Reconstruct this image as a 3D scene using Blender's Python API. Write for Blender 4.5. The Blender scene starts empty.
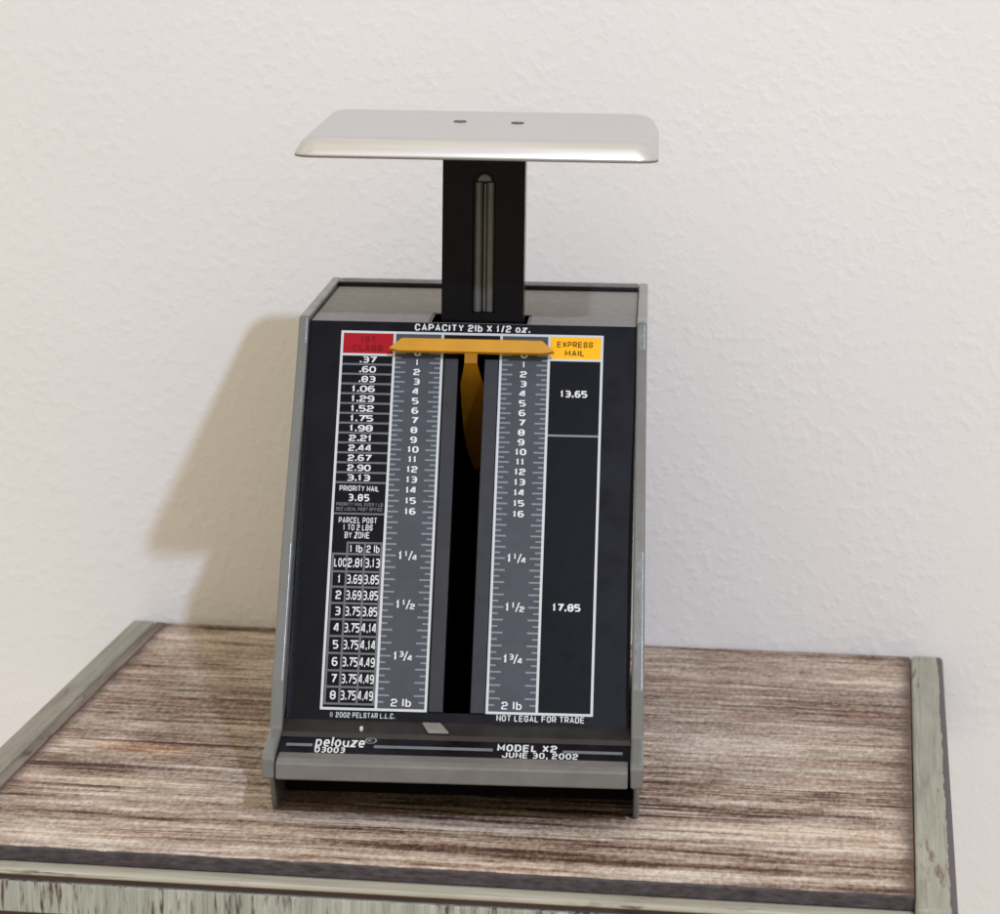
import bpy, math, random
from mathutils import Vector, Matrix
random.seed(7)
S = 0.11                                   # one modelling unit = 11 cm (width of the scale)
C = bpy.context.scene.collection
scn = bpy.context.scene

# ------------------------------------------------------------------ materials
class NT:
    def __init__(self, name):
        self.m = bpy.data.materials.new(name); self.m.use_nodes = True
        self.t = self.m.node_tree; self.n = self.t.nodes; self.l = self.t.links
        self.b = self.n['Principled BSDF']; self._co = None
    def co(self):
        if self._co is None:
            tc = self.n.new('ShaderNodeTexCoord'); mp = self.n.new('ShaderNodeMapping')
            mp.inputs['Scale'].default_value = (1/S, 1/S, 1/S)
            self.l.new(tc.outputs['Object'], mp.inputs['Vector']); self._co = mp.outputs['Vector']
        return self._co
    def scaled(self, sx, sy, sz, off=(0, 0, 0), vec=None):
        mp = self.n.new('ShaderNodeMapping')
        mp.inputs['Scale'].default_value = (sx, sy, sz); mp.inputs['Location'].default_value = off
        self.l.new(vec if vec is not None else self.co(), mp.inputs['Vector']); return mp.outputs['Vector']
    def noise(self, sx, sy, sz, scale=1, detail=4, rough=.6, off=(0, 0, 0), dist=0., vec=None):
        nz = self.n.new('ShaderNodeTexNoise')
        nz.inputs['Scale'].default_value = scale; nz.inputs['Detail'].default_value = detail
        nz.inputs['Roughness'].default_value = rough; nz.inputs['Distortion'].default_value = dist
        self.l.new(self.scaled(sx, sy, sz, off, vec), nz.inputs['Vector']); return nz.outputs['Fac']
    def ramp(self, fac, stops, interp='LINEAR'):
        r = self.n.new('ShaderNodeValToRGB'); r.color_ramp.interpolation = interp
        e = r.color_ramp.elements
        while len(e) < len(stops): e.new(.5)
        for q, (p, c) in zip(e, stops):
            q.position = p; q.color = (c[0], c[1], c[2], 1) if hasattr(c, '__len__') else (c, c, c, 1)
        self.l.new(fac, r.inputs['Fac']); return r.outputs['Color']
    def math(self, op, a, b=None, c=None, clamp=False):
        m = self.n.new('ShaderNodeMath'); m.operation = op; m.use_clamp = clamp
        for i, v in enumerate((a, b, c)):
            if v is None: continue
            if isinstance(v, (int, float)): m.inputs[i].default_value = v
            else: self.l.new(v, m.inputs[i])
        return m.outputs[0]
    def mix(self, fac, a, b, blend='MIX'):
        m = self.n.new('ShaderNodeMix'); m.data_type = 'RGBA'; m.blend_type = blend
        for k, v in ((0, fac), (6, a), (7, b)):
            if isinstance(v, (int, float)): m.inputs[k].default_value = v
            elif isinstance(v, tuple): m.inputs[k].default_value = (*v, 1)
            else: self.l.new(v, m.inputs[k])
        return m.outputs[2]
    def xyz(self):
        s = self.n.new('ShaderNodeSeparateXYZ'); self.l.new(self.co(), s.inputs[0]); return s.outputs
    def col(self, c):
        if isinstance(c, tuple): self.b.inputs['Base Color'].default_value = (*c, 1)
        else: self.l.new(c, self.b.inputs['Base Color'])
    def set(self, **k):
        for a, v in k.items():
            i = self.b.inputs[a.replace('_', ' ')]
            if isinstance(v, (int, float)): i.default_value = v
            else: self.l.new(v, i)
        return self
    def bump(self, h, strength, dist):
        b = self.n.new('ShaderNodeBump'); b.inputs['Strength'].default_value = strength
        b.inputs['Distance'].default_value = dist*S
        self.l.new(h, b.inputs['Height']); self.l.new(b.outputs[0], self.b.inputs['Normal'])

def plain(name, c, rough=.5, spec=.5, metal=0., var=.12, vs=14, rv=.08, bump=0.):
    t = NT(name)
    n = t.noise(vs, vs, vs, 1, 5, .6)
    lo = tuple(x*(1-var) for x in c); hi = tuple(min(1, x*(1+var)) for x in c)
    t.col(t.ramp(n, [(.3, lo), (.7, hi)]))
    r = t.n.new('ShaderNodeMapRange'); r.inputs[1].default_value = .3; r.inputs[2].default_value = .7
    r.inputs[3].default_value = max(.02, rough-rv); r.inputs[4].default_value = rough+rv
    t.l.new(t.noise(vs*2.2, vs*2.2, vs*2.2, 1, 4, .6, (3, 1, 7)), r.inputs[0])
    t.set(Roughness=r.outputs[0], Metallic=metal); t.b.inputs['Specular IOR Level'].default_value = spec
    if bump: t.bump(t.noise(160, 160, 160, 1, 2, .5), bump, .003)
    return t.m

M = {}
M['grey'] = plain('grey_plastic', (.148, .151, .146), .22, .5, var=.05, bump=.12)
M['rail'] = plain('grey_rail_plastic', (.165, .160, .148), .42, .35, bump=.12)
M['deck'] = plain('grey_deck_plastic', (.222, .210, .200), .5, .3, var=.05, bump=.15)
M['black'] = plain('black_plastic', (.006, .005, .009), .3, .3, var=.4)
M['post'] = plain('black_post_plastic', (.002, .002, .004), .22, .12, var=.4)
M['void'] = plain('dark_inside', (.0015, .0015, .002), .9, .0, var=.4)
M['face'] = plain('black_printed_face', (.0050, .0046, .0080), .30, .11, var=.35, vs=5)
M['bezel'] = plain('charcoal_bezel', (.020, .020, .025), .42, .25, var=.25)
M['ruler'] = plain('slate_ruler_print', (.062, .067, .082), .5, .15, var=.08)
M['cell'] = plain('black_cell_print', (.003, .003, .005), .4, .09, var=.3)
M['white'] = plain('white_print', (.66, .68, .69), .5, .15, var=.03)
M['line'] = plain('off_white_line_print', (.55, .58, .60), .5, .15, var=.04)
M['dim'] = plain('grey_line_print', (.13, .13, .15), .5, .15, var=.08)
M['tick'] = plain('pale_tick_print', (.205, .222, .25), .5, .15, var=.06)
M['red'] = plain('red_print', (.36, .004, .012), .45, .12, var=.08)
M['darkred'] = plain('dark_red_print', (.16, .002, .005), .45, .12, var=.08)
M['amber'] = plain('amber_print', (.95, .46, .006), .45, .12, var=.06)
M['ink'] = plain('black_ink', (.05, .022, .004), .5, .12)
M['pointer'] = plain('yellow_pointer', (.56, .262, .008), .36, .3, var=.08)
M['stem'] = plain('shaded_pointer_stem', (.33, .145, .005), .42, .3, var=.1)  # darker pointer yellow, with the slot's shade put into the colour
M['ledge'] = plain('dull_black_ledge', (.025, .023, .022), .36, .35, var=.2)
M['bead'] = plain('grey_bead', (.16, .17, .18), .3, .5)
M['glint'] = plain('painted_glint', (.21, .205, .185), .45, .4)  # pale colour painting in a highlight on the ledge
M['rib'] = plain('groove_rib_sheen', (.085, .085, .08), .3, .6, var=.2)  # grey puts the groove's reflection bands into the colour
M['screw'] = plain('screw_steel', (.16, .14, .13), .45, .5, metal=.6)
M['under'] = plain('painted_under_shade', (.005, .004, .004), .7, .1)  # near-black painting in the shade below the rail

def metal_mat():
    t = NT('brushed_aluminium')
    n = t.noise(2.5, 90, 30, 1, 4, .6)
    t.col(t.ramp(n, [(.3, (.57, .56, .565)), (.7, (.655, .645, .652))]))
    t.set(Metallic=.85, Roughness=.33)
    t.bump(n, .06, .002)
    return t.m
M['alu'] = metal_mat()

def wall_mat():
    t = NT('textured_wall_paint')
    big = t.noise(.5, .5, .5, 1, 3, .5)
    t.col(t.ramp(big, [(.3, (.728, .712, .70)), (.7, (.768, .75, .735))]))
    a = t.noise(27, 27, 27, 1, 3, .55)
    a2 = t.ramp(a, [(.48, 0.), (.74, 1.)])
    b = t.noise(75, 75, 75, 1, 3, .6)
    c = t.ramp(t.noise(3.2, 3.2, 3.2, 1, 3, .55, (9, 2, 1)), [(.35, .12), (.66, .8)])
    h = t.math('ADD', t.math('MULTIPLY', a2, t.math('ADD', c, .1)), t.math('MULTIPLY', b, .22))
    t.bump(h, .135, .03)
    t.set(Roughness=.75); t.b.inputs['Specular IOR Level'].default_value = .25
    return t.m
M['wall'] = wall_mat()

def gauss(t, X, Y, cx, cy, sx, sy):
    dx = t.math('DIVIDE', t.math('SUBTRACT', X, cx), sx); dy = t.math('DIVIDE', t.math('SUBTRACT', Y, cy), sy)
    r = t.math('ADD', t.math('MULTIPLY', dx, dx), t.math('MULTIPLY', dy, dy))
    return t.math('EXPONENT', t.math('MULTIPLY', r, -1.))

def wood_mat():
    t = NT('weathered_whitewashed_wood')
    x = t.xyz(); X, Y = x[0], x[1]
    wob = t.math('MULTIPLY', t.math('SUBTRACT', t.noise(.7, 1.2, 1, 1, 2, .5), .5), .05)
    cmb = t.n.new('ShaderNodeCombineXYZ')
    t.l.new(X, cmb.inputs[0]); t.l.new(t.math('ADD', Y, wob), cmb.inputs[1]); t.l.new(x[2], cmb.inputs[2])
    v = cmb.outputs[0]
    def cen(n, k): return t.math('MULTIPLY', t.math('SUBTRACT', n, .5), k)
    s1 = t.noise(.55, 6, 1, 1, 5, .6, vec=v)                       # broad boards of tone
    s2 = t.noise(1.1, 26, 1, 1, 5, .65, (4, 2, 0), vec=v)          # long grain lines
    s3 = t.noise(9, 44, 1, 1, 4, .7, (1, 8, 0), vec=v)             # broken flecks
    s4 = t.noise(70, 30, 1, 1, 3, .75, (9, 9, 0))                  # saw-mark speckle
    patch = t.noise(1.8, 2.4, 1, 1, 4, .65, (7, 3, 0), vec=v)
    f = t.math('ADD', .5, cen(s1, .42))
    for n, k in ((s2, .42), (s3, .46), (s4, .44), (patch, .46)): f = t.math('ADD', f, cen(n, k))
    def lines(sx, sy, off, wdt, mx, my, m0, m1):
        ck = t.noise(sx, sy, 1, 1, 2, .5, off, vec=v)
        cr = t.ramp(t.math('ABSOLUTE', t.math('SUBTRACT', ck, .5)), [(.0, 1.), (wdt, 0.)])
        mk = t.ramp(t.noise(mx, my, 1, 1, 2, .5, (off[1], off[0], 3), vec=v), [(m0, 0.), (m1, 1.)])
        return t.math('MULTIPLY', cr, mk)
    f = t.math('SUBTRACT', f, t.math('MULTIPLY', lines(.22, 9, (3, 6, 0), .022, 1.0, 5, .40, .56), .17))
    f = t.math('SUBTRACT', f, t.math('MULTIPLY', lines(.35, 15, (8, 1, 0), .030, 1.5, 7, .46, .58), .12))
    f = t.math('ADD', f, t.math('MULTIPLY', lines(.3, 12, (5, 9, 0), .035, 1.6, 7, .48, .60), .11))
    # darker worn streaks, paler rubbed bands
    for cx, cy, sx, sy, k in ((.0, -.925, .42, .022, .24), (.72, -.962, .5, .020, .20), (-.75, -.10, .55, .009, .24),
                              (.75, -.36, .6, .010, .16), (-.95, -.80, .6, .03, .10), (-.2, 1.27, 1.4, .03, .14), (.6, 1.05, .9, .05, .05)):
        f = t.math('SUBTRACT', f, t.math('MULTIPLY', gauss(t, X, Y, cx, cy, sx, sy), k))
    for cx, cy, sx, sy, k in ((-.9, -.50, .5, .03, .11), (-.9, -.62, .5, .018, .14), (.8, .25, .5, .10, .03), (.0, -.75, .9, .06, .07), (.6, -1.02, .8, .03, .09), (-.5, -1.03, .7, .025, .05)):
        f = t.math('ADD', f, t.math('MULTIPLY', gauss(t, X, Y, cx, cy, sx, sy), k))
    base = t.ramp(f, [(.30, (.050, .026, .018)), (.395, (.175, .118, .088)), (.47, (.305, .252, .208)),
                      (.545, (.420, .376, .322)), (.67, (.68, .65, .59))])
    warm = t.ramp(t.noise(1.1, 7, 1, 1, 3, .5, (2, 9, 0), vec=v), [(.42, 0.), (.75, .6)])
    base = t.mix(warm, base, t.mix(1., base, (1.02, .84, .71), 'MULTIPLY'))
    base = t.mix(1., base, (1.03, .945, .905), 'MULTIPLY')
    st = t.math('MULTIPLY', gauss(t, X, Y, -.93, -.165, .17, .045), .75, clamp=True)
    base = t.mix(st, base, t.mix(1., base, (1.12, .72, .40), 'MULTIPLY'))
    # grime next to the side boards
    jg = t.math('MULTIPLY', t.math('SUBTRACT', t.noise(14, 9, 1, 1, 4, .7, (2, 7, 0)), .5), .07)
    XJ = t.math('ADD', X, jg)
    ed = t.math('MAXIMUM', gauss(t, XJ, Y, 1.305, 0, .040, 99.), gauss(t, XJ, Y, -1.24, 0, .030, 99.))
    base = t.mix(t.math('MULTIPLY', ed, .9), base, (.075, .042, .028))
    # unpainted front edge of the board, ragged where the wash has rubbed off
    rj = t.math('MULTIPLY', t.math('SUBTRACT', t.noise(9, 9, 1, 1, 4, .7, (6, 1, 0)), .5), .030)
    fr = t.math('LESS_THAN', t.math('ADD', Y, rj), -1.0965)
    en = t.noise(22, 30, 90, 1, 4, .7)
    edge = t.ramp(en, [(.35, (.034, .026, .028)), (.66, (.088, .074, .078)), (.8, (.26, .24, .22))])
    base = t.mix(fr, base, edge)
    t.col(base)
    t.set(Roughness=.62); t.b.inputs['Specular IOR Level'].default_value = .3
    t.bump(f, .55, .014)
    return t.m
M['wood'] = wood_mat()

def paint_mat(name, axis, lo, hi, under, wear, outer=False):
    t = NT(name)
    sc = [22, 22, 22]; sc[axis] = 2.2
    fine = t.noise(*sc, 1, 5, .65)
    sc2 = [55, 55, 55]; sc2[axis] = 6
    rub = t.noise(*sc2, 1, 4, .7, (5, 5, 5))
    big = t.noise(2.5, 2.5, 2.5, 1, 3, .6, (1, 4, 2))
    c = t.ramp(fine, [(.3, lo), (.7, hi)])
    w = t.math('ADD', t.math('MULTIPLY', rub, .6), t.math('MULTIPLY', big, .4))
    c = t.mix(t.ramp(w, [(wear-.07, 1.), (wear, 0.)]), c, under)
    sc3 = [38, 38, 38]; sc3[axis] = .7
    ln = t.ramp(t.math('ABSOLUTE', t.math('SUBTRACT', t.noise(*sc3, 1, 3, .6, (2, 6, 1)), .5)), [(.0, .35), (.04, 0.)])
    c = t.mix(ln, c, under)
    if outer:
        x = t.xyz()
        jag = t.math('MULTIPLY', t.math('SUBTRACT', t.noise(2, 9, 9, 1, 3, .6, (8, 8, 8)), .5), .02)
        e = t.math('GREATER_THAN', t.math('ADD', x[0], jag), 1.3905)
        c = t.mix(e, c, (.10, .078, .085))
    t.col(c); t.set(Roughness=.6); t.b.inputs['Specular IOR Level'].default_value = .3
    t.bump(fine, .35, .012)
    return t.m
M['trim'] = paint_mat('sage_painted_side_board', 1, (.235, .22, .178), (.345, .328, .27), (.12, .085, .06), .40)
M['trim_r'] = paint_mat('sage_painted_side_board_worn_edge', 1, (.27, .268, .215), (.39, .385, .315), (.16, .12, .09), .43, True)
M['strip'] = paint_mat('brown_gap_strip', 1, (.11, .08, .062), (.26, .225, .185), (.06, .04, .035), .44)
M['ledge_wood'] = paint_mat('cream_front_ledge', 0, (.33, .31, .25), (.47, .45, .375), (.14, .10, .08), .43)
M['apron'] = paint_mat('distressed_sage_front', 2, (.27, .285, .24), (.46, .47, .41), (.085, .055, .047), .470)
M['dark_wood'] = paint_mat('dark_worn_wood', 0, (.05, .032, .032), (.10, .07, .065), (.03, .02, .02), .40)
M['pale_wood'] = paint_mat('bare_pale_wood', 0, (.36, .27, .19), (.48, .37, .28), (.2, .13, .09), .38)

# ------------------------------------------------------------------ mesh helpers
class MB:
    def __init__(self): self.v = []; self.f = []; self.mi = []; self.mats = []
    def m(self, name):
        if name not in self.mats: self.mats.append(name)
        return self.mats.index(name)
    def add(self, vs, fs, mat):
        o = len(self.v); self.v += [tuple(p) for p in vs]; k = self.m(mat)
        for f in fs: self.f.append([o+i for i in f]); self.mi.append(k)
    def box(self, a, b, mat):
        x0, y0, z0 = a; x1, y1, z1 = b
        self.add([(x0,y0,z0),(x1,y0,z0),(x1,y1,z0),(x0,y1,z0),(x0,y0,z1),(x1,y0,z1),(x1,y1,z1),(x0,y1,z1)],
                 [(0,3,2,1),(4,5,6,7),(0,1,5,4),(1,2,6,5),(2,3,7,6),(3,0,4,7)], mat)
    def prism(self, A, B, mat, caps=True):
        n = len(A)
        fs = [(i, (i+1) % n, n+(i+1) % n, n+i) for i in range(n)]
        if caps: fs += [tuple(reversed(range(n))), tuple(range(n, 2*n))]
        self.add(list(A)+list(B), fs, mat)
    def strip(self, prof, x0, x1, mat):           # open sheet: profile in (y,z) swept along x
        n = len(prof)
        self.add([(x0, y, z) for y, z in prof]+[(x1, y, z) for y, z in prof],
                 [(i, n+i, n+i+1, i+1) for i in range(n-1)], mat)
    def build(self, name, parent=None, smooth=False, bevel=0., seg=2):
        me = bpy.data.meshes.new(name)
        me.from_pydata([(x*S, y*S, z*S) for x, y, z in self.v], [], self.f)
        for k in self.mats: me.materials.append(M[k])
        for p, k in zip(me.polygons, self.mi): p.material_index = k; p.use_smooth = smooth
        me.validate(); me.update()
        o = bpy.data.objects.new(name, me); C.objects.link(o)
        if parent is not None: o.parent = parent
        if bevel:
            import bmesh
            bm = bmesh.new(); bm.from_mesh(me); bmesh.ops.recalc_face_normals(bm, faces=bm.faces); bm.to_mesh(me); bm.free()
            b = o.modifiers.new('bevel', 'BEVEL'); b.width = bevel*S; b.segments = seg; b.limit_method = 'ANGLE'
            b.angle_limit = math.radians(28); b.harden_normals = True
        return o
def empty(name, label, cat, loc=(0, 0, 0), rz=0.):
    e = bpy.data.objects.new(name, None); C.objects.link(e); e.empty_display_size = .05
    e.location = [c*S for c in loc]; e.rotation_euler = (0, 0, rz); e['label'] = label; e['category'] = cat
    return e

# ------------------------------------------------------------------ squared print lettering
c_ = .24
RR = [(c_,0),(1-c_,0),(1,c_),(1,1-c_),(1-c_,1),(c_,1),(0,1-c_),(0,c_)]
def G(*pl, w=1., closed=()): return (w, pl, closed)
GL = {
 '0': G(RR, closed=(0,)), 'O': G(RR, closed=(0,)),
 '1': G([(0,.72),(.42,1),(.42,0)], w=.5),
 '2': G([(0,.76),(0,1-c_),(c_,1),(1-c_,1),(1,1-c_),(1,.5+c_*.7),(1-c_,.5),(c_,.46),(0,.46-c_),(0,0),(1,0)]),
 '3': G([(0,1),(1-c_,1),(1,1-c_),(1,.5+c_*.6),(1-c_*.7,.5),(1,.5-c_*.6),(1,c_),(1-c_,0),(0,0)], [(.2,.5),(.62,.5)]),
 '4': G([(.72,0),(.72,1),(.5,1),(0,.40),(0,.26),(1,.26)]),
 '5': G([(1,1),(0,1),(0,.56),(1-c_,.56),(1,.56-c_),(1,c_),(1-c_,0),(0,0)]),
 '6': G([(1,1),(c_,1),(0,1-c_),(0,c_),(c_,0),(1-c_,0),(1,c_),(1,.56-c_*.6),(1-c_,.56),(.2,.56)]),
 '7': G([(0,1),(1,1),(.36,0)]),
 '8': G([(c_,0),(1-c_,0),(1,c_),(1,.36),(.86,.5),(1,.64),(1,1-c_),(1-c_,1),(c_,1),(0,1-c_),(0,.64),(.14,.5),(0,.36),(0,c_)], [(.24,.5),(.76,.5)], closed=(0,)),
 '9': G([(0,0),(1-c_,0),(1,c_),(1,1-c_),(1-c_,1),(c_,1),(0,1-c_),(0,.44+c_*.6),(c_,.44),(.8,.44)]),
 'A': G([(0,0),(.5,1),(1,0)], [(.3,.28),(.7,.28)]),
 'B': G([(0,0),(1-c_,0),(1,c_),(1,.3),(.9,.5),(1,.7),(1,1-c_),(1-c_,1),(0,1)], [(.2,.5),(.7,.5)], closed=(0,)),
 'C': G([(1,.72),(1,1-c_),(1-c_,1),(c_,1),(0,1-c_),(0,c_),(c_,0),(1-c_,0),(1,c_),(1,.28)]),
 'D': G([(0,0),(1-c_,0),(1,c_),(1,1-c_),(1-c_,1),(0,1)], closed=(0,)),
 'E': G([(1,1),(0,1),(0,0),(1,0)], [(.2,.5),(.92,.5)]),
 'F': G([(1,1),(0,1),(0,0)], [(.2,.5),(.9,.5)]),
 'G': G([(1,.76),(1,1-c_),(1-c_,1),(c_,1),(0,1-c_),(0,c_),(c_,0),(1-c_,0),(1,c_),(1,.46),(.5,.46)]),
 'I': G([(0,0),(0,1)], w=0.),
 'J': G([(1,1),(1,c_),(1-c_,0),(c_,0),(0,c_),(0,.32)]),
 'L': G([(0,1),(0,0),(1,0)], w=.85),
 'M': G([(0,0),(0,1),(.5,.3),(1,1),(1,0)], w=1.15),
 'N': G([(0,0),(0,1),(1,0),(1,1)]),
 'P': G([(0,0),(0,1),(1-c_,1),(1,1-c_),(1,.42+c_*.6),(1-c_,.42),(.2,.42)]),
 'R': G([(0,0),(0,1),(1-c_,1),(1,1-c_),(1,.44+c_*.6),(1-c_,.44),(.2,.44)], [(.55,.36),(1,0)]),
 'S': G([(1,.76),(1,1-c_),(1-c_,1),(c_,1),(0,1-c_),(0,.5+c_*.5),(c_,.5),(1-c_,.5),(1,.5-c_*.5),(1,c_),(1-c_,0),(c_,0),(0,c_),(0,.24)]),
 'T': G([(0,1),(1,1)], [(.5,.86),(.5,0)]),
 'U': G([(0,1),(0,c_),(c_,0),(1-c_,0),(1,c_),(1,1)]),
 'V': G([(0,1),(.5,0),(1,1)]),
 'X': G([(0,0),(1,1)], [(0,1),(1,0)]),
 'Y': G([(0,1),(.5,.45),(1,1)], [(.5,.34),(.5,0)]),
 'Z': G([(0,1),(1,1),(0,0),(1,0)]),
 '/': G([(0,-.08),(1,1.08)], w=.45),
 'l': G([(0,0),(0,1.1)], w=0.),
 'b': G([(0,1.1),(0,0),(1-c_,0),(1,c_),(1,.7-c_),(1-c_,.7),(.22,.7)], w=.85),
 'o': G([(c_,0),(1-c_,0),(1,c_),(1,.7-c_),(1-c_,.7),(c_,.7),(0,.7-c_),(0,c_)], w=.9, closed=(0,)),
 'z': G([(0,.7),(1,.7),(0,0),(1,0)], w=.9),
 'p': G([(0,-.4),(0,.7),(1-c_,.7),(1,.7-c_),(1,c_),(1-c_,0),(.22,0)], w=.9),
 'e': G([(.2,.35),(1,.35),(1,.7-c_),(1-c_,.7),(c_,.7),(0,.7-c_),(0,c_),(c_,0),(1,0)], w=.9),
 'u': G([(0,.7),(0,c_),(c_,0),(1,0),(1,.7)], w=.9),
}
def offset_strip(pts, hw, closed):
    n = len(pts); L = []; R = []
    for i, p in enumerate(pts):
        pr = pts[(i-1) % n] if (closed or i > 0) else None
        nx = pts[(i+1) % n] if (closed or i < n-1) else None
        def nrm(a, b):
            d = math.hypot(b[0]-a[0], b[1]-a[1]) or 1e-9
            return (-(b[1]-a[1])/d, (b[0]-a[0])/d)
        if pr is None: m = nrm(p, nx)
        elif nx is None: m = nrm(pr, p)
        else:
            a, b = nrm(pr, p), nrm(p, nx); s = (a[0]+b[0], a[1]+b[1]); q = s[0]*s[0]+s[1]*s[1]
            k = 2/max(q, .55); m = (s[0]*k, s[1]*k)
        L.append((p[0]+m[0]*hw*1.18, p[1]+m[1]*hw*.72)); R.append((p[0]-m[0]*hw*1.18, p[1]-m[1]*hw*.72))
    return L, R
class Plane:                                        # maps layout (x, v, lift) to scale coordinates
    def __init__(self, o, eu, ev):
        self.o = Vector(o); self.u = Vector(eu).normalized(); self.v = Vector(ev).normalized(); self.n = self.u.cross(self.v)
    def __call__(self, x, v, h=0.): return tuple(self.o+self.u*x+self.v*v+self.n*h)
def quad(mb, pl, x0, v0, x1, v1, h, mat):
    mb.add([pl(x0, v0, h), pl(x1, v0, h), pl(x1, v1, h), pl(x0, v1, h)], [(0, 1, 2, 3)], mat)
def frame(mb, pl, x0, v0, x1, v1, w, h, mat):       # hollow rectangle, four butted bars
    quad(mb, pl, x0, v1-w, x1, v1, h, mat); quad(mb, pl, x0, v0, x1, v0+w, h, mat)
    quad(mb, pl, x0, v0+w, x0+w, v1-w, h, mat); quad(mb, pl, x1-w, v0+w, x1, v1-w, h, mat)
def text(mb, pl, s, xc, vc, ht, mat, width=None, sw=.20, align='C', h=.0030, aspect=.92, gap=.26):
    """lettering of height ht centred on (xc, vc); width stretches it"""
    hw = ht*sw*.98/2
    adv = []; x = 0.
    for ch in s:
        if ch == ' ': x += ht*.5; continue
        if ch in '.,': adv.append((ch, x, 0.)); x += 3.1*hw+ht*gap*.8; continue
        if ch in '\u00a9\u00ae': adv.append((ch, x, ht*.9)); x += ht*(1.1+gap); continue
        w = max(0., GL[ch][0]*(ht*aspect-2*hw)); adv.append((ch, x, w)); x += w+2*hw+ht*gap
    tot = x-ht*gap
    kx = (width/tot) if width else 1.
    x0 = xc-tot*kx/2 if align == 'C' else (xc-tot*kx if align == 'R' else xc)
    v0 = vc-ht/2
    for ch, cx, w in adv:
        def P(p): return (cx+hw+p[0]*w, v0+hw+p[1]*(ht-2*hw))
        if ch in '.,':
            q = x0+kx*(cx+hw*.5); d = hw*2.1; vb = v0+hw*.28
            quad(mb, pl, q, vb-(d*.7 if ch == ',' else 0), q+d*kx, vb+d, h, mat); continue
        if ch in '\u00a9\u00ae':
            cc = (cx+ht*.45, vc); ring = [(cc[0]+ht*.42*math.cos(a), cc[1]+ht*.42*math.sin(a)) for a in [i*math.pi/6 for i in range(12)]]
            polys = [(ring, True), ([(cc[0]+ht*.17*math.cos(a), cc[1]+ht*.17*math.sin(a)) for a in [math.pi*.25+i*math.pi*.25 for i in range(7)]], False)]
            k = .5
        else:
            _, pls, cl = GL[ch]; polys = [([P(p) for p in q], i in cl) for i, q in enumerate(pls)]; k = 1.
        for i, (q, closed) in enumerate(polys):
            L, R = offset_strip(q, hw*k, closed); n = len(q)
            vs = [pl(x0+kx*a, b, h+i*.0005) for a, b in L]+[pl(x0+kx*a, b, h+i*.0005) for a, b in R]
            m = n if closed else n-1
            mb.add(vs, [(i2, n+i2, n+(i2+1) % n, (i2+1) % n) for i2 in range(m)], mat)

# ================================================================== THE WALL AND THE SIDE TABLE (table frame turned by PSI)
PSI = -.0772548
YW = 1.326
wall = MB()
NX = 1
wall.add([(-9, YW, -5), (9, YW, -5), (9, YW, 8), (-9, YW, 8)], [(0, 1, 2, 3)], 'wall')
w = wall.build('wall'); w.rotation_euler = (0, 0, PSI); w['kind'] = 'structure'
w['label'] = 'off-white wall with a fine knockdown plaster texture behind the table'

tb = empty('side_table', 'low side table with a streaky whitewashed brown wood top framed in worn sage green paint', 'table', (0, 0, 0), PSI)
b = MB(); b.box((-1.235, -1.105, -.040), (1.302, 1.312, 0), 'wood'); b.build('tabletop', tb, bevel=.006)
b = MB(); b.box((-1.352, -1.166, -.30), (-1.272, 1.314, .004), 'trim'); b.build('side_board', tb, bevel=.010)
b = MB(); b.box((-1.2715, -1.166, -.30), (-1.2355, 1.3125, .0015), 'strip'); b.build('inner_strip', tb, bevel=.005)
b = MB(); b.box((1.3035, -1.205, -.30), (1.409, 1.314, .004), 'trim_r')
b.build('side_board', tb, bevel=.013, seg=3)
b = MB(); b.box((-1.235, -1.166, -.056), (1.303, -1.06, -.0405), 'ledge_wood'); b.build('front_ledge', tb, bevel=.006)
b = MB(); b.box((-1.235, -1.150, -.074), (1.303, -1.06, -.0565), 'dark_wood'); b.build('front_groove', tb)
b = MB(); b.box((-1.235, -1.162, -.160), (1.303, -1.06, -.0745), 'apron'); b.build('apron', tb, bevel=.005)
b = MB(); b.box((-1.235, -1.150, -.174), (1.303, -1.06, -.1605), 'dark_wood'); b.build('lower_groove', tb)
b = MB(); b.box((-1.235, -1.162, -.30), (1.303, -1.06, -.1745), 'pale_wood'); b.build('lower_rail', tb, bevel=.005)
b = MB(); b.box((-1.235, 1.25, -.30), (1.303, 1.312, -.041), 'dark_wood'); b.build('back_board', tb)

# ================================================================== THE POSTAL SCALE
sc = empty('postal_scale', 'black and grey mechanical postal scale with printed rate face, yellow pointer and aluminium platform', 'postal scale')
ZT = 1.278; K = .548
def xl(z): return -(.5+.008*(ZT-z)/1.07)
def xr(z): return .5+.019*(ZT-z)/1.07
prof = [(.873, 1.278), (.0, 1.278), (-.034, 1.206), (-.148, 1.026), (-.270, .855), (-.374, .690), (-.448, .550), (-.510, .440), (-.564, .345),
        (-.607, .222), (-.754, .196), (-.774, .185), (-.774, .128), (-.712, .122), (-.634, .0), (.873, 0)]
# side panels, each a plate with raked feet
for side in (-1, 1):
    b = MB()
    fx = xl if side < 0 else xr
    def tk(z): return .029+.006*(ZT-z)
    def foot(z): return .012*side*max(0, min(1, (.128-z)/.006))
    out = [(fx(z)-foot(z), y, z) for y, z in prof]; inn = [(fx(z)-side*(tk(z)-(.008 if z < .125 else 0)), y, z) for y, z in prof]
    b.prism(inn, out, 'grey')
    b.build('side_panel', sc, bevel=.007, seg=3)
XI0, XI1 = -.4712, .4712
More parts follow.
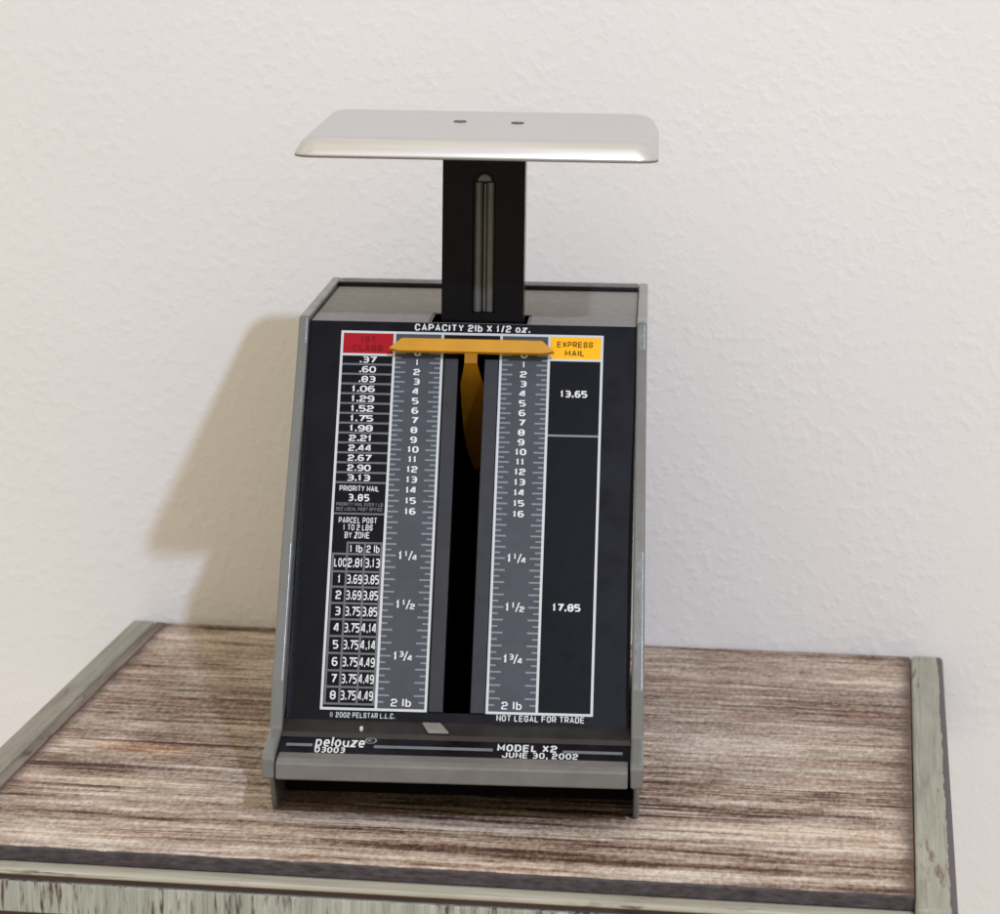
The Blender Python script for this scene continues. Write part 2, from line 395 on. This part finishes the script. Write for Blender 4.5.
# deck with the notch for the post
b = MB()
n0, n1, ny = -.129, .161, .225
ZD = 1.262
P = [(-.468, .027), (.470, .027), (.470, .771), (-.468, .771)]; Q = [(n0, .032), (n1, .032), (n1, ny), (n0, ny)]
vs = [(x, y, z) for z in (ZD, ZD-.02) for x, y in P+Q]
fs = [(k, (k+1) % 4, 4+(k+1) % 4, 4+k) for k in range(4)]+[(8+(k+1) % 4, 8+k, 12+k, 12+(k+1) % 4) for k in range(4)]
fs += [(k, 8+k, 8+(k+1) % 4, (k+1) % 4) for k in range(4)]+[(4+k, 4+(k+1) % 4, 12+(k+1) % 4, 12+k) for k in range(4)]
b.add(vs, fs, 'deck'); b.build('deck', sc, bevel=.003)
# back plate with rim
b = MB(); b.box((-.4705, .772, .05), (.4705, .868, 1.277), 'black'); b.build('back_plate', sc, bevel=.004)
# face plane
FP = Plane((0, .0289, ZT), (1, 0, 0), (0, K, 1))
VT, VB = -.018, -1.192
SX0, SX1, SVT, SVB = -.036, .038, -.100, -1.165
b = MB()
# one plate with a slot: outer loop and inner loop
def ring(h): return [FP(-.4705, VB, h), FP(.4765, VB, h), FP(.4705, VT, h), FP(-.468, VT, h)], [FP(SX0, SVB, h), FP(SX1, SVB, h), FP(SX1, SVT, h), FP(SX0, SVT, h)]
o1, i1 = ring(0.); o0, i0 = ring(-.014)
vs = o1+i1+o0+i0
fs = [(k, (k+1) % 4, 4+(k+1) % 4, 4+k) for k in range(4)]+[(8+(k+1) % 4, 8+k, 12+k, 12+(k+1) % 4) for k in range(4)]
fs += [(k, 8+k, 8+(k+1) % 4, (k+1) % 4) for k in range(4)]+[(4+k, 4+(k+1) % 4, 12+(k+1) % 4, 12+k) for k in range(4)]
b.add(vs, fs, 'face')
face = b.build('dial_face', sc)
# channel behind the slot
b = MB()
q = [FP(SX0-.004, SVB-.01, -.0145), FP(SX1+.004, SVB-.01, -.0145), FP(SX1+.004, SVT+.002, -.0145), FP(SX0-.004, SVT+.002, -.0145)]
q2 = [FP(SX0-.004, SVB-.01, -.45), FP(SX1+.004, SVB-.01, -.45), FP(SX1+.004, SVT+.002, -.45), FP(SX0-.004, SVT+.002, -.45)]
b.add(q+q2, [(0, 4, 5, 1), (1, 5, 6, 2), (2, 6, 7, 3), (3, 7, 4, 0), (4, 7, 6, 5)], 'void')
b.build('slot_channel', sc)
# bezel strips beside the slot
for x0, x1 in ((-.0765, SX0-.001), (SX1+.001, .0785)):
    b = MB(); b.prism([FP(x0, SVB, .0006), FP(x1, SVB, .0006), FP(x1, -.128, .0006), FP(x0, -.128, .0006)],
                      [FP(x0, SVB, .006), FP(x1, SVB, .006), FP(x1, -.128, .006), FP(x0, -.128, .006)], 'bezel')
    b.build('slot_bezel', sc, bevel=.002)

# ---- printing
LW = .0072
FT, FB = -.0475, -1.1645
XA, XB, XC = .3775, .2225, .081
H0, H1, H2 = .0008, .0014, .0019
# tick table: ounces -> v (the spacing opens towards the bottom)
zk = [1.1791, 1.0763, .9740, .8712, .7619, .6490, .5249, .3948, .2629]
vk = [(z-ZT)/.877 for z in zk]
def v_oz(oz):
    t = oz/4; i = min(7, int(t)); f = t-i
    def cr(j): return vk[j] if 0 <= j <= 8 else (2*vk[0]-vk[1] if j < 0 else 2*vk[8]-vk[7])
    a, b_, c, d = cr(i-1), cr(i), cr(i+1), cr(i+2)
    return b_+.5*f*(c-a+f*(2*a-5*b_+4*c-d+f*(3*(b_-c)+d-a)))
# borders
b = MB()
quad(b, FP, -XA, FT-LW, XA, FT, H1, 'line')
for s in (-1, 1):
    x0, x1 = sorted((s*XC, s*XA))
    quad(b, FP, x0, FB, x1, FB+LW, H1, 'line')
    for x in (XC, XB, XA):
        e = s*x; a0, a1 = (e-LW/2, e+LW/2) if x == XB else ((e, e-s*LW) if x == XA else (e, e+s*LW))
        a0, a1 = sorted((a0, a1)); quad(b, FP, a0, FB+LW, a1, FT-LW, H1, 'line')
b.build('chart_border', face)
for s in (-1, 1):
    b = MB()
    x0, x1 = sorted((s*(XC+LW), s*(XB-LW/2)))
    quad(b, FP, x0, FB+LW, x1, FT-LW, H0, 'ruler')
    for k in range(0, 64):
        v = v_oz(k/2); ln = .031 if k % 2 == 0 else .0165
        if v-.003 < FB+LW: continue
        tw = .0026
        quad(b, FP, x0, v-tw, x0+ln, v+tw, H1, 'tick'); quad(b, FP, x1-ln, v-tw, x1, v+tw, H1, 'tick')
    xm = -.1545 if s < 0 else .1515
    for oz in range(17):
        t_ = str(oz); text(b, FP, t_, xm, v_oz(oz)+.001, .0205, 'white', sw=.24, aspect=.86, gap=.12, width=.019 if oz < 10 and oz != 1 else (.009 if oz == 1 else None))
    for oz, nm in ((20, ('1', '4')), (24, ('1', '2')), (28, ('3', '4'))):
        v = v_oz(oz)
        text(b, FP, '1', xm-.0205, v, .0265, 'white', sw=.24, width=.0115)
        text(b, FP, nm[0], xm-.0045, v+.0055, .0175, 'white', sw=.24, width=.0085 if nm[0] == '1' else .012)
        text(b, FP, '/', xm+.0075, v, .0265, 'white', sw=.13, width=.0125)
        text(b, FP, nm[1], xm+.0200, v-.0055, .0175, 'white', sw=.24, width=.0135)
    text(b, FP, '2 lb', xm+.001, FB+.0245, .023, 'white', sw=.2, width=.056)
    b.build('weight_ruler', face)
# left chart
b = MB()
L0, L1 = -XA+LW, -XB-LW/2
LMID = (L0+L1)/2
quad(b, FP, L0, -.1165, L1, FT-LW, H0, 'red')
text(b, FP, '1ST', LMID, -.0725, .0195, 'darkred', width=.042, sw=.24, h=H1)
text(b, FP, 'CLASS', LMID-.001, -.0995, .0195, 'darkred', width=.086, sw=.24, h=H1)
quad(b, FP, L0, FB+LW, L1, -.1175, H0, 'cell')
quad(b, FP, L0, -.1235, L1, -.1165, H1, 'line')
rates = ['.37', '.60', '.83', '1.06', '1.29', '1.52', '1.75', '1.98', '2.21', '2.44', '2.67', '2.90', '3.13']
r0, r1 = -.120, -.5055
for i, t_ in enumerate(rates):
    a = r0+(r1-r0)*i/13; e = r0+(r1-r0)*(i+1)/13
    text(b, FP, t_, -.2725, (a+e)/2-.001, .0205, 'white', sw=.24, align='R', gap=.13, aspect=1.02, width=(.048 if i < 3 else .066))
    quad(b, FP, L0, e-.003, L1, e+.003, H1, 'dim')
text(b, FP, 'PRIORITY MAIL', LMID-.003, -.5235, .0175, 'white', width=.112, sw=.2)
text(b, FP, '3.85', LMID-.003, -.5505, .0225, 'white', width=.060, sw=.24)
text(b, FP, 'PRIORITY MAIL OVER 1 LB', LMID, -.5705, .0105, 'tick', width=.132, sw=.17)
text(b, FP, 'SEE LOCAL POST OFFICE', LMID, -.5845, .0105, 'tick', width=.132, sw=.17)
quad(b, FP, L0, -.6005, L1, -.595, H1, 'dim')
text(b, FP, 'PARCEL POST', LMID-.002, -.6175, .0185, 'white', width=.108, sw=.2)
text(b, FP, '1 TO 2 LBS', LMID-.001, -.6385, .0185, 'white', width=.083, sw=.2)
text(b, FP, 'BY ZONE', LMID-.002, -.6610, .0195, 'white', width=.070, sw=.2)
zr = [-.6832, -.7162, -.7674, -.8122, -.8595, -.9060, -.9544, -1.0033, -1.0527, -1.0992, -1.1469]
zx = [-.3655, -.3255, -.2765, -.2295]
for i, v in enumerate(zr): quad(b, FP, (zx[0] if i else zx[1]), v-.003, zx[3], v+.003, H1, 'dim')
quad(b, FP, zx[0]-.003, zr[10]-.003, zx[0]+.003, zr[1]+.003, H2, 'dim')
for x in zx[1:]: quad(b, FP, x-.003, zr[10]-.003, x+.003, zr[0]+.003, H2, 'dim')
def cellx(i): return (zx[i]+zx[i+1])/2
text(b, FP, '1 lb', cellx(1), (zr[0]+zr[1])/2-.001, .0225, 'white', width=.036, sw=.2)
text(b, FP, '2 lb', cellx(2), (zr[0]+zr[1])/2-.001, .0225, 'white', width=.036, sw=.2)
rows = [('LOC', '2.81', '3.13'), ('1', '3.69', '3.85'), ('2', '3.69', '3.85'), ('3', '3.75', '3.85'), ('4', '3.75', '4.14'),
        ('5', '3.75', '4.14'), ('6', '3.75', '4.49'), ('7', '3.75', '4.49'), ('8', '3.75', '4.49')]
for i, r in enumerate(rows):
    v = (zr[i+1]+zr[i+2])/2
    text(b, FP, r[0], cellx(0)+.002, v, .0265, 'white', width=(.0335 if len(r[0]) > 1 else (.009 if r[0] == '1' else .0155)), sw=.21)
    text(b, FP, r[1], cellx(1), v, .0285, 'white', width=.043, sw=.21, gap=.18); text(b, FP, r[2], cellx(2), v, .0285, 'white', width=.042, sw=.21, gap=.18)
b.build('rate_chart', face)
# right chart
b = MB()
R0, R1 = XB+LW/2, XA-LW
quad(b, FP, R0, -.1205, R1, FT-LW, H0, 'amber')
quad(b, FP, R0, -.1275, R1, -.1205, H1, 'line')
text(b, FP, 'EXPRESS', (R0+R1)/2-.002, -.0765, .0185, 'ink', width=.102, sw=.2, h=H1)
text(b, FP, 'MAIL', (R0+R1)/2-.002, -.1025, .0185, 'ink', width=.056, sw=.2, h=H1)
quad(b, FP, R0, FB+LW, R1, -.1280, H0, 'cell')
quad(b, FP, R0, -.355, R1, -.349, H1, 'tick')
text(b, FP, '13.65', .297, -.2270, .0225, 'white', width=.077, sw=.26, gap=.14)
text(b, FP, '17.85', .2955, -.8565, .0235, 'white', width=.078, sw=.26, gap=.14)
b.build('express_chart', face)
b = MB(); text(b, FP, 'CAPACITY 2lb X 1/2 oz.', .0, -.0335, .0225, 'white', width=.332, sw=.24); b.build('capacity_line', face)
b = MB()
text(b, FP, '\u00a9 2002 PELSTAR L.L.C.', -.2585, -1.1785, .0160, 'line', width=.180, sw=.2)
b.build('copyright_line', face); b = MB()
text(b, FP, 'NOT LEGAL FOR TRADE', .2335, -1.1755, .0185, 'white', width=.242, sw=.2)
b.build('legal_line', face)

# ---- yellow pointer: bent sheet bar with arrow tips on a tapering stem that sinks into the slot
b = MB()
def lift(pts, h): return [FP(x, v, h) for x, v in pts]
bar = [(-.236, -.1125), (-.199, -.0800), (.203, -.0800), (.2395, -.1145), (.205, -.1205), (-.205, -.1205)]
b.prism(lift(bar, .022), lift(bar, .043), 'pointer')
b.build('pointer', sc, bevel=.004)
ptr = bpy.data.objects['pointer']
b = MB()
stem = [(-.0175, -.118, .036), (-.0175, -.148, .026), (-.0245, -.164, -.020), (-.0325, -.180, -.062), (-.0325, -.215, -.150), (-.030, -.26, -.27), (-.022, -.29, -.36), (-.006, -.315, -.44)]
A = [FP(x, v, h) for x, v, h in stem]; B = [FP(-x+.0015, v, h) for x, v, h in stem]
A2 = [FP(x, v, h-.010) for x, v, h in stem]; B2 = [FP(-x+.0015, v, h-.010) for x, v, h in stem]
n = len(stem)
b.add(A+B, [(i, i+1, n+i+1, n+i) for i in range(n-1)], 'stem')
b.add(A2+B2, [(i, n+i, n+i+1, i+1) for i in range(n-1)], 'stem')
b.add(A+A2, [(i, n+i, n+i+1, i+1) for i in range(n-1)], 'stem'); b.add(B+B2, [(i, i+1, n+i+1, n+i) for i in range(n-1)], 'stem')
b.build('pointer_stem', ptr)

# ---- ledge, nameplate strip and rail under the face
b = MB(); b.strip([(-.543, .2325), (-.605, .2135), (-.618, .203)], -.4745, .4825, 'ledge'); b.build('ledge', sc)
NP = Plane((0, -.618, .2028), (1, 0, 0), (0, 1, .30))
b = MB(); b.strip([(-.618, .2028), (-.700, .1782)], -.4745, .4825, 'black')
npl = b.build('nameplate', sc)
b = MB()
def nv(y): return (y+.618)*math.hypot(1, .30)
vl = nv(-.657)
for x0, x1 in ((-.455, -.383), (-.215, .110), (.30, .462)):
    quad(b, NP, x0, vl-.007, x1, vl+.007, .0012, 'bead')
text(b, NP, 'pelouze', -.308, nv(-.641), .050, 'white', width=.134, sw=.21, h=.0018)
text(b, NP, '\u00ae', -.222, nv(-.630), .034, 'tick', sw=.25, h=.0018)
text(b, NP, '03003', -.333, nv(-.679), .030, 'white', width=.082, sw=.24, h=.0018)
text(b, NP, 'MODEL X2', .203, nv(-.646), .036, 'white', width=.162, sw=.24, h=.0018)
text(b, NP, 'JUNE 30, 2002', .239, nv(-.679), .030, 'white', width=.206, sw=.22, h=.0018)
b.build('nameplate_print', npl)
b = MB()
pr_ = [(-.698, .1835), (-.752, .182), (-.776, .174), (-.776, .127), (-.690, .127)]
b.prism([(-.4705, y, z) for y, z in pr_], [(.4785, y, z) for y, z in pr_], 'rail'); b.build('front_rail', sc, bevel=.006, seg=3)
# added pale plate, standing for a highlight at the foot of the slot
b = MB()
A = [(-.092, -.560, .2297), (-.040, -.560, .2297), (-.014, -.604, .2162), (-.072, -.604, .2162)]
b.prism(A, [(x, y, z+.008) for x, y, z in A], 'glint'); b.build('glint_plate', sc, bevel=.003)
b = MB()
A = [(-.256+.005*math.cos(a), -.590+.008*math.sin(a), .2190+.0025*math.sin(a)) for a in [i*math.pi/4 for i in range(8)]]
b.prism(A, [(x, y, z+.006) for x, y, z in A], 'line'); b.build('glint_dot', sc)  # small added dot, painting in a glint on the ledge
# added black board that paints in the shade under the rail
b = MB(); b.box((-.479, -.47, .003), (.489, -.455, .1775), 'under'); b.build('shade_board', sc)
# ---- post and platform
b = MB()
x0, x1, y0, y1, za, zb = -.0930, .1437, .050, .155, 1.176, 1.79
g0, g1, gt = -.006, .060, 1.672          # groove left, right, top centre
# front face with a round-topped groove
N = 8; gm = (g0+g1)/2; gr = (g1-g0)/2
arc = [(gm+gr*math.cos(math.pi-math.pi*i/N), gt+gr*math.sin(math.pi-math.pi*i/N)) for i in range(N+1)]
gz = 1.29
outer = [(x0, za), (x1, za), (x1, zb), (x0, zb)]
half = N//2
Lp = [(g0, gz)]+arc[:half+1]; Rp = arc[half:]+[(g1, gz)]
loopL = [(x0, za), (gm, za), (gm, gz)]+[(g0, gz)]+arc[:half+1]+[(gm, zb), (x0, zb)]
loopR = [(gm, za), (x1, za), (x1, zb), (gm, zb)]+list(arc[half:])+[(g1, gz), (gm, gz)]
for lp in (loopL, loopR): b.add([(x, y0, z) for x, z in lp], [tuple(range(len(lp)))], 'post')
cut = [(g0, gz)]+arc+[(g1, gz)]
b.add([(x, y0, z) for x, z in cut]+[(x, y0+.028, z) for x, z in cut], [(i, i+1, len(cut)+i+1, len(cut)+i) for i in range(len(cut)-1)], 'post')
b.add([(x, y0+.028, z) for x, z in cut], [tuple(range(len(cut)))], 'post')
b.add([(x0, y0, za), (x0, y1, za), (x0, y1, zb), (x0, y0, zb)], [(0, 3, 2, 1)], 'post')
b.add([(x1, y0, za), (x1, y1, za), (x1, y1, zb), (x1, y0, zb)], [(0, 1, 2, 3)], 'post')
b.add([(x0, y1, za), (x1, y1, za), (x1, y1, zb), (x0, y1, zb)], [(0, 1, 2, 3)], 'post')
post = b.build('post', sc)
for xa, wd, top in ((g0+.0145, .0125, 1.664), (gm+.0015, .0040, 1.660), (g1-.0145, .0125, 1.664)):
    b = MB(); ns = 6
    pts = [(xa+wd*math.cos(math.pi+math.pi*i/ns), y0+.028+wd*.9*math.sin(math.pi+math.pi*i/ns)) for i in range(ns+1)]
    b.prism([(x, y, gz) for x, y in pts], [(x, y, top) for x, y in pts], 'rib'); b.build('groove_rib', post, smooth=False)
b = MB()   # rounded head at the top of the groove
cp_ = [(gm+.027*math.cos(a), 1.668+.027*math.sin(a)) for a in [i*math.pi/8 for i in range(9)]]
b.prism([(x, y0+.027, z) for x, z in cp_], [(gm+(x-gm)*.75, y0+.012, 1.668+(z-1.668)*.75) for x, z in cp_], 'rib'); b.build('groove_head', post, bevel=.003)
b = MB()   # sleeve lining the notch
P = [(n0+.001, .033), (n0+.006, .033), (n0+.006, ny-.006), (n1-.006, ny-.006), (n1-.006, .033), (n1-.001, .033), (n1-.001, ny-.001), (n0+.001, ny-.001)]
b.prism([(x, y, 1.170) for x, y in P], [(x, y, ZD-.003) for x, y in P], 'post'); b.build('post_sleeve', sc)
b = MB(); b.box((n0+.008, .045, 1.168), (n1-.008, ny-.008, 1.175), 'void'); b.build('well_floor', sc)

# platform: pressed tray with rounded corners and a flared rim
PX, PY, PW, PD, ZP = .027, .0, .4935, .425, 1.8350
TILT = .024          # the tray sits a little low at the front
def rr(w_, d_, r_, z_, n=7):
    o = []
    for cx, cy, a0 in ((w_-r_, d_-r_, 0), (-w_+r_, d_-r_, 90), (-w_+r_, -d_+r_, 180), (w_-r_, -d_+r_, 270)):
        for i in range(n+1):
            a = math.radians(a0+90*i/n); o.append((PX+cx+r_*math.cos(a), PY+cy+r_*math.sin(a), z_+TILT*(cy+r_*math.sin(a))))
    return o
rings = [(PW-.052, PD-.052, .030, ZP), (PW-.046, PD-.046, .036, ZP), (PW-.034, PD-.034, .042, ZP-.0025), (PW-.023, PD-.023, .048, ZP-.0095), (PW-.014, PD-.014, .052, ZP-.020),
         (PW-.006, PD-.006, .055, ZP-.034), (PW, PD, .058, ZP-.0440), (PW+.001, PD+.001, .059, ZP-.0490)]
b = MB(); vs = []; fs = []
for r_ in rings: vs += rr(*r_)
n = len(rr(*rings[0]))
for k in range(len(rings)-1):
    for i in range(n): fs.append((k*n+i, (k+1)*n+i, (k+1)*n+(i+1) % n, k*n+(i+1) % n))
fs.append(tuple(range(n)))
b.add(vs, fs, 'alu')
e0 = rr(PW+.0012, PD+.0012, .059, ZP-.0493); e1 = rr(PW+.0012, PD+.0012, .059, ZP-.0535); e2 = rr(PW-.010, PD-.010, .050, ZP-.0535)
b.add(e0+e1+e2, [(k*n+i, (k+1)*n+i, (k+1)*n+(i+1) % n, k*n+(i+1) % n) for k in range(2) for i in range(n)], 'screw')
pf = b.build('platform', sc, smooth=True)
sd = pf.modifiers.new('sheet', 'SOLIDIFY'); sd.thickness = .006*S; sd.offset = -1
for hx, hy in ((-.046, .070), (.119, .055)):
    b = MB(); A = [(hx+.0195*math.cos(i*math.pi/8), hy+.0195*math.sin(i*math.pi/8), ZP+TILT*hy+.0006) for i in range(16)]
    B = [(hx+.016*math.cos(i*math.pi/8), hy+.016*math.sin(i*math.pi/8), ZP+TILT*hy+.004) for i in range(16)]
    b.prism(A, B, 'screw'); b.build('screw', pf)

# ================================================================== LIGHT
wd = bpy.data.worlds.new('World'); scn.world = wd; wd.use_nodes = True
nt = wd.node_tree; bg = nt.nodes['Background']
tc = nt.nodes.new('ShaderNodeTexCoord'); sp = nt.nodes.new('ShaderNodeSeparateXYZ'); rp = nt.nodes.new('ShaderNodeValToRGB')
mr = nt.nodes.new('ShaderNodeMapRange'); mr.inputs[1].default_value = -1; mr.inputs[2].default_value = 1
nt.links.new(tc.outputs['Generated'], sp.inputs[0]); nt.links.new(sp.outputs[2], mr.inputs[0]); nt.links.new(mr.outputs[0], rp.inputs['Fac'])
e = rp.color_ramp.elements
e[0].position = .25; e[0].color = (.36, .315, .245, 1); e[1].position = .8; e[1].color = (.60, .535, .415, 1)
nt.links.new(rp.outputs['Color'], bg.inputs['Color']); bg.inputs['Strength'].default_value = 1.73

def look(o, target):
    o.rotation_euler = (Vector(target)-Vector(o.location)).to_track_quat('-Z', 'Y').to_euler()
# room lamp up to the right, behind the photographer
d = Matrix.Rotation(PSI, 3, 'Z') @ Vector((.478, -1., .828)); d.normalize()
ctr = Vector((-.4, .0, 1.8)); LD = 15.
ld = bpy.data.lights.new('key_lamp', 'AREA'); ld.shape = 'DISK'; ld.size = .40*S; ld.energy = 17.9; ld.color = (.617, .730, 1.0)
lo = bpy.data.objects.new('key_lamp', ld); C.objects.link(lo); lo.location = (ctr+d*LD)*S; look(lo, ctr*S)

# ================================================================== CAMERA
cp = Vector((.5137714569869708, -8.339346311348724, 2.483614676790656)); yaw, pitch, roll = -.05142364475694915, .19006307786725518, -.01352963780093807
fpx = math.exp(7.9854250533992035)
fw = Vector((math.sin(yaw)*math.cos(pitch), math.cos(yaw)*math.cos(pitch), -math.sin(pitch))); rt = Vector((math.cos(yaw), -math.sin(yaw), 0)); dn = fw.cross(rt)
r2 = rt*math.cos(roll)+dn*math.sin(roll); d2 = -rt*math.sin(roll)+dn*math.cos(roll)
cam = bpy.data.cameras.new('camera'); co = bpy.data.objects.new('camera', cam); C.objects.link(co)
R = Matrix((r2, -d2, -fw)).transposed().to_4x4(); R.translation = cp*S; co.matrix_world = R
cam.sensor_fit = 'HORIZONTAL'; cam.sensor_width = 36; cam.lens = fpx/1000*36; cam.clip_start = .02; cam.clip_end = 50
cam.dof.use_dof = True; cam.dof.focus_distance = 8.3*S; cam.dof.aperture_fstop = 22
scn.camera = co
scn.view_settings.view_transform = 'Standard'; scn.view_settings.look = 'None'; scn.view_settings.exposure = 0
